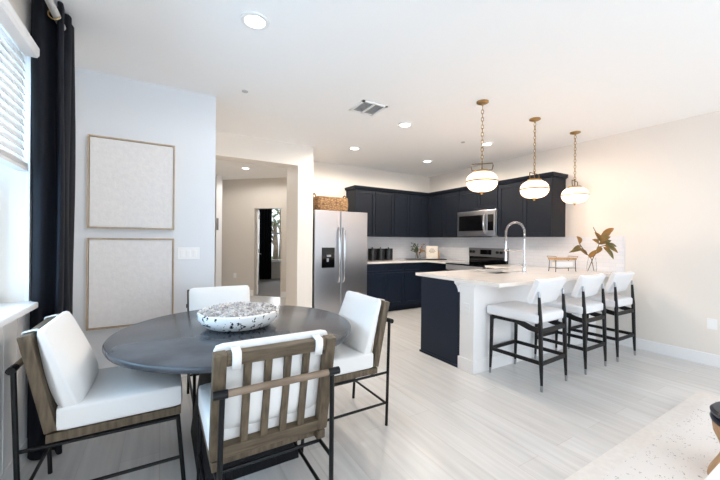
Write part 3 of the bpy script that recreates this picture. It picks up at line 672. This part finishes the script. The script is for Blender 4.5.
# ------------------------------------------------------------------ bar stools
def bar_stool():
    t = thing('bar_stool', 'nearest white bar stool with black wooden legs, leftmost at the counter', 'bar stool', (3.078, 1.98, 0), .047, 'bar stools at the peninsula')
    for s in (-1, 1):
        lg = obj('leg', tube(B(), [(s * .216, -.270, .055), (s * .214, -.262, .25), (s * .213, -.252, .60), (s * .213, -.240, .825)], [.0115, .0175, .019, .012], 12), M_stoolwd, t)
        obj('ferrule', tube(B(), [(s * .2165, -.272, 0), (s * .216, -.270, .055)], [.0105, .0125], 12), M_silvtip, lg); obj('ferrule', tube(B(), [(s * .213, -.240, .825), (s * .213, -.236, .875)], [.0125, .008], 12), M_silvtip, lg)
        lg = obj('leg', tube(B(), [(s * .218, .245, .055), (s * .214, .24, .25), (s * .212, .235, .575)], [.0115, .0165, .019], 12), M_stoolwd, t)
        obj('ferrule', tube(B(), [(s * .2185, .246, 0), (s * .218, .245, .055)], [.0105, .0125], 12), M_silvtip, lg)
        obj('stretcher', box_(s * .214 - .010, -.26, .228, s * .214 + .010, .24, .262), M_stoolwd, t, False, .004)
        bm = prism(B(), [(.24, .582), (.24, .553), (-.02, .553), (-.14, .515), (-.262, .50), (-.262, .545), (-.17, .56), (-.10, .582)], s * .205 - .010, s * .205 + .010, 'X'); obj('seat_bracket', bm, M_stoolwd, t, False, .003)
    obj('stretcher', box_(-.21, -.271, .222, .21, -.252, .258), M_stoolwd, t, False, .004)
    obj('footrest', box_(-.21, .228, .232, .21, .25, .266), M_stoolwd, t, False, .004)
    obj('front_apron', box_(-.205, .218, .542, .205, .238, .582), M_stoolwd, t, False, .003); obj('rear_apron', box_(-.205, -.266, .505, .205, -.246, .545), M_stoolwd, t, False, .003)
    bm = B(); cushion(bm, 0, .016, .632, .245, .268, .047, .026, .010, n=12); obj('seat', bm, M_leather, t)
    BM = Matrix.Translation((0, -.212, .865)) @ Matrix.Rotation(math.radians(22), 4, 'X') @ Matrix.Rotation(-PI / 2, 4, 'X')
    bm = B(); cushion(bm, 0, 0, 0, .240, .120, .028, .014, .004, n=12)
    for v in bm.verts: v.co.z += .3 * v.co.x ** 2
    bmesh.ops.transform(bm, matrix=BM, verts=bm.verts); obj('backrest', bm, M_leather, t)
    return t
s0_ = bar_stool()
dup(s0_, (3.85, 1.98, 0), 'middle one of the three white bar stools at the peninsula', .02); dup(s0_, (4.553, 1.98, 0), 'white bar stool nearest the right wall', 0)

# ------------------------------------------------------------------ things on the counters
CT = .935
t = thing('kitchen_faucet', 'tall chrome spring faucet at the sink', 'faucet', (3.865, 2.52, CT))
obj('base', lathe(B(), [(.028, 0), (.028, .012), (.02, .02), (.018, .10), (.014, .11)], n=20), M_chrome, t)
obj('riser', tube(B(), [(0, 0, .1), (0, 0, .42)], .011, 14), M_chrome, t)
arc = [(0, 0, .42)] + [(0, .13 - .13 * math.cos(PI * k / 16), .50 + .13 * math.sin(PI * k / 16)) for k in range(17)] + [(0, .26, .40)]
obj('hose', tube(B(), arc, .009, 10), mat('grey_hose', rgb(120, 120, 124), .4), t)
def resample(p, n):
    p = [Vector(q) for q in p]; L = [0]
    for a_, b_ in zip(p, p[1:]): L.append(L[-1] + (b_ - a_).length)
    out = []
    for i in range(n):
        s = L[-1] * i / (n - 1); k = max(j for j in range(len(L)) if L[j] <= s + 1e-9); k = min(k, len(p) - 2)
        out.append((p[k].lerp(p[k + 1], (s - L[k]) / max(L[k + 1] - L[k], 1e-9)), (p[k + 1] - p[k]).normalized()))
    return out
bm = B(); hel = []
for i, (p, d) in enumerate(resample(arc, 360)):
    a = i * 2 * PI / 9; nrm = d.cross(Vector((1, 0, 0))); hel.append(p + (Vector((1, 0, 0)) * math.cos(a) + nrm * math.sin(a)) * .0135)
tube(bm, hel, .0032, 5); obj('spring', bm, M_chrome, t)
bm = B(); tube(bm, [(0, .26, .40), (0, .26, .36), (0, .26, .22), (0, .26, .13)], [.013, .017, .016, .02], 14); obj('spray_head', bm, M_chrome, t)
bm = B(); tube(bm, [(0, 0, .27), (0, .26, .27)], .006, 8); tube(bm, [(.0, .244, .27), (0, .276, .27)], .019, 12); obj('docking_arm', bm, M_chrome, t)
bm = B(); tube(bm, [(-.01, 0, .07), (-.06, 0, .085), (-.10, .0, .12)], [.012, .008, .006], 10); obj('lever', bm, M_chrome, t)
# two-tier tray stand
t = thing('serving_stand', 'wire-legged stand holding a wooden tray over a white dish', 'stand', (4.47, 2.385, CT), math.radians(-20))
t.scale = (.84, .84, 1)
bm = B(); box(bm, -.19, -.075, .152, .19, .075, .182); obj('wooden_tray', bm, M_tan, t, False, .004)
bm = B()
for s in (-1, 1):
    tube(bm, [(s * .175, -.075, .165), (s * .19, -.095, .20), (s * .19, .095, .20), (s * .175, .075, .165)], .005, 8)
obj('tray_handle', bm, M_brass, t)
for s in (-1, 1):
    for q in (-1, 1): obj('leg', tube(B(), [(s * .17, q * .065, .165), (s * .175, q * .07, .02), (s * .18, q * .075, .003)], .005, 8), M_black, t)
bm = B()
for q in (-1, 1): tube(bm, [(-.174, q * .069, .05), (.174, q * .069, .05)], .004, 6)
obj('lower_rail', bm, M_black, t)
bm = cushion(B(), 0, 0, .098, .145, .058, .043, .02, 0, n=5); o = obj('loaf_dish', bm, M_white, None); o.location = (4.47, 2.385, CT); o.rotation_euler = (0, 0, math.radians(-20)); o.scale = (.84, .84, 1); tag(o, 'oblong white dish under the wooden tray of the wire stand', 'dish')
# vase with magnolia branches
VX, VY = 4.74, 2.16
t = thing('glass_vase', 'clear glass vase on the counter by the right wall', 'vase', (VX, VY, CT))
obj('vase_glass', lathe(B(), [(.03, .0), (.048, .003), (.056, .05), (.050, .12), (.040, .17), (.044, .19)], n=28, cap1=False), M_glass, t)
br = thing('magnolia_branch', 'bronze and green magnolia branches standing in the glass vase', 'branch', (VX, VY, CT))
R3 = Vector((rt0.x, rt0.y, 0)); F3 = Vector((fw.x, fw.y, 0))
def P(a, b, z): return R3 * a + F3 * b + Vector((0, 0, z))
st1 = [P(-.05, 0, .02), P(.015, 0, .18), P(.07, .01, .30), P(.11, 0, .40), P(.02, .01, .58)]
st2 = [P(.035, .01, .02), P(-.005, 0, .17), P(-.10, -.01, .27), P(-.17, -.02, .36)]
st3 = [P(.03, 0, .21), P(.12, .02, .33), P(.22, .01, .36)]
for s in (st1, st2, st3): obj('stem', tube(B(), s, .0045, 7), M_stem, br)
def leaf(base, tip, wid, nrm, m_):
    base, tip = Vector(base), Vector(tip); d = tip - base; x = d.cross(nrm).normalized(); n_ = x.cross(d.normalized())
    bm = B(); rows = []; NN = 9
    for i in range(NN + 1):
        t_ = i / NN; wdt = wid * (math.sin(PI * t_ ** .8) ** .75) if 0 < t_ < 1 else .001
        c = base + d * t_ + n_ * (.18 * d.length * math.sin(PI * t_) * .5)
        rows.append([bm.verts.new(c + x * wdt * k + n_ * wdt * .35 * abs(k)) for k in (-1, -.5, 0, .5, 1)])
    for a_, b_ in zip(rows, rows[1:]):
        for k in range(4): bm.faces.new((a_[k], a_[k + 1], b_[k + 1], b_[k]))
    obj('leaf', bm, m_, br, solid=.0015)
VU = Vector((0, 0, 1)); CF = -F3
LV = [((-.17, -.02, .36), (-.23, -.05, .46), .050, 1), ((-.16, -.02, .34), (-.30, -.06, .27), .030, 0), ((-.13, -.02, .30), (-.31, -.02, .25), .028, 0),
      ((-.06, 0, .22), (-.16, .02, .30), .035, 1), ((-.04, 0, .19), (.02, -.05, .29), .035, 1), ((.09, 0, .36), (-.02, -.03, .42), .045, 1), ((.10, 0, .40), (.06, .04, .52), .04, 1),
      ((.10, 0, .42), (.24, -.02, .56), .045, 1), ((.12, 0, .47), (.30, .03, .57), .042, 1), ((.11, 0, .40), (.20, -.05, .46), .035, 1), ((.12, .01, .33), (.02, -.05, .24), .035, 1),
      ((.16, .01, .35), (.32, -.02, .25), .042, 0), ((.18, .01, .36), (.34, .03, .33), .035, 0), ((.15, .01, .33), (.24, -.05, .17), .040, 0), ((.10, .02, .36), (.28, .04, .41), .035, 0)]
for a_, b_, wd, k in LV: leaf(P(*a_), P(*b_), wd * .82, CF * .8 + VU * .5, M_leafo if k else M_leafb)
# canisters
def canister(x, label):
    t = thing('canister', label, 'canister', (x, 5.36, CT), 0, 'black canisters')
    obj('jar', lathe(B(), [(.075, 0), (.085, .006), (.085, .20), (.08, .206)], n=28), M_blackcer, t)
    ld = obj('lid', lathe(B(), [(.086, .206), (.086, .224), (.078, .23), (.001, .232)], n=28), M_blackcer, t)
    obj('knob', lathe(B(), [(.012, .23), (.01, .238), (.016, .25), (.001, .256)], n=16), M_blackcer, ld); return t
c0 = canister(3.445, 'black lidded canister nearest the refrigerator'); dup(c0, (3.635, 5.36, CT), 'black lidded canister in the middle of the three'); dup(c0, (3.825, 5.36, CT), 'black lidded canister farthest from the refrigerator')
# tray, sprig vase, sign in the corner
RZ = math.radians(-25)
o = obj('serving_board', box_(-.42, -.09, 0, .42, .09, .018), M_blackpl, None, False, .004); o.location = (4.66, 5.22, CT); o.rotation_euler = (0, 0, RZ); tag(o, 'long flat black board on the corner counter', 'board')
def onb(a, b): return (4.66 + a * math.cos(RZ) - b * math.sin(RZ), 5.22 + a * math.sin(RZ) + b * math.cos(RZ), CT + .0185)
t = thing('cream_sign', 'square cream tabletop sign with small lettering, on the black board', 'sign', onb(.14, .02), RZ)
obj('sign_panel', box(B(), -.125, -.012, 0, .125, .012, .262), M_cream, t, False, .003)
bm = B()
for z, wd in ((.20, .05), (.175, .08), (.15, .09), (.125, .055)):
    x = -wd / 1.4
    while x < wd / 1.4: ww = random.uniform(.008, .016); box(bm, x, -.0128, z - .006, x + ww, -.0119, z + .006); x += ww + .005
obj('lettering', bm, M_ink, t, False, label='small printed lettering')
obj('easel_stand', box(B(), .126, -.012, .0, .16, .03, .16), M_tan, t, False, .003)
t = thing('sprig_vase', 'small clear vase on the black board, left of the cream sign', 'vase', onb(-.16, 0), RZ)
obj('vase_glass', lathe(B(), [(.03, 0), (.05, .004), (.055, .06), (.04, .11), (.036, .12)], n=24, cap1=False), M_glass, t)
t = thing('dried_sprig', 'green eucalyptus and tan dried flowers in the small clear vase', 'flowers', onb(-.16, 0), RZ)
rnd = random.Random(11); bs, bl, bd = B(), B(), B()
for k in range(14):
    a = rnd.uniform(0, 6.28); tip = Vector((math.cos(a) * rnd.uniform(.04, .16), math.sin(a) * .06, rnd.uniform(.16, .33)))
    tube(bs, [(tip.x * .1, tip.y * .1, .012), (tip.x * .3, tip.y * .3, .12), tip], .002, 5)
    for q in range(9):
        p = Vector((tip.x * .3, tip.y * .3, .12)).lerp(tip, .3 + .8 * q / 9) + Vector((rnd.uniform(-.025, .025), rnd.uniform(-.02, .02), rnd.uniform(-.02, .02)))
        bmesh.ops.create_icosphere(bl if tip.x < .02 else bd, subdivisions=1, radius=rnd.uniform(.016, .028), matrix=Matrix.Translation(p) @ Matrix.Rotation(rnd.random() * 3, 4, 'Y') @ Matrix.Diagonal((1, 1, .25, 1)))
obj('stems', bs, M_stem, t); obj('eucalyptus_leaves', bl, M_leafg, t); obj('dried_flowers', bd, M_dry, t)

# ------------------------------------------------------------------ hallway door, bedroom curtain
hp = DM @ Vector((s0 + .02, .10, 0)); dirv = Vector((hp.x, hp.y, 0)).normalized(); ang = math.atan2(dirv.y, dirv.x) - math.radians(1.6)
dt = bpy.data.objects.new('door_2', None); C.objects.link(dt); dt.location = hp; dt.rotation_euler = (0, 0, ang); dt['kind'] = 'structure'
obj('door_leaf', box_(0, -.036, .01, .70, 0, 2.03), M_trim, dt, False, .002)
bm = B(); tube(bm, [(.63, -.036, .95), (.63, -.085, .95)], .011, 10); tube(bm, [(.63, -.08, .95), (.52, -.083, .95)], .009, 10); lathe(bm, [(.026, 0), (.026, .004)], 0, 0, 16)
obj('door_handle', bm, M_silvtip, dt)
bm = B()
for z in (.25, 1.0, 1.8): tube(bm, [(0, -.04, z), (0, -.04, z + .09)], .007, 8)
obj('door_hinge', bm, M_silvtip, dt)
bm = B(); cols = []
for i in range(33):
    x = 2.60 + .50 * i / 32; cols.append([bm.verts.new((x, 10.97 + .03 * math.sin(i * 1.1), z)) for z in (.02, 1.2, 2.5)])
for a_, b_ in zip(cols, cols[1:]):
    for k in range(2): bm.faces.new((a_[k], b_[k], b_[k + 1], a_[k + 1]))
o = obj('bedroom_curtain', bm, M_curtain, solid=.006); tag(o, 'black curtain left of the bedroom window, seen through the open doorway', 'curtain')

# ------------------------------------------------------------------ rug, stool and coffee table at the right edge
t = thing('area_rug', 'cream flecked area rug with a plain border, lower right', 'rug', (2.3, -.6, 0))
bm = B(); x0, x1, y0, y1 = -1.3, 1.80, -2.0, 1.597; q = .10
for r_ in ((x0, y0, x1, y0 + q), (x0, y1 - q, x1, y1), (x0, y0 + q, x0 + q, y1 - q), (x1 - q, y0 + q, x1, y1 - q)): box(bm, r_[0], r_[1], .001, r_[2], r_[3], .011)
obj('border', bm, M_rugb, t, False)
obj('field', box_(x0 + q, y0 + q, .001, x1 - q, y1 - q, .013), M_rug, t, False)
t = thing('hourglass_stool', 'hourglass tan wooden stool with a navy top at the right edge', 'stool', (2.735, .41, .013)); t.scale = (1, 1, .86)
obj('pedestal', lathe(B(), [(.215, 0), (.21, .03), (.175, .12), (.158, .18), (.172, .24), (.193, .30), (.2, .365)], n=40), M_tan, t)
bm = B(); lathe(bm, [(.18, .365), (.203, .370), (.207, .388), (.203, .402), (.188, .406), (.188, .412), (.203, .416), (.207, .432), (.195, .447), (.001, .45)], n=40); obj('seat', bm, M_navycush, t)
t = thing('coffee_table', 'white coffee table whose corner shows at the lower right', 'table', (1.4, .0, .013))
obj('tabletop', box_(-.6, -.4, .39, .60, .405, .437), M_white, t, False, .006)
for sx in (-.55, .55):
    for sy in (-.35, .355): obj('leg', box_(sx - .025, sy - .025, 0, sx + .025, sy + .025, .39), M_white, t, False, .003)
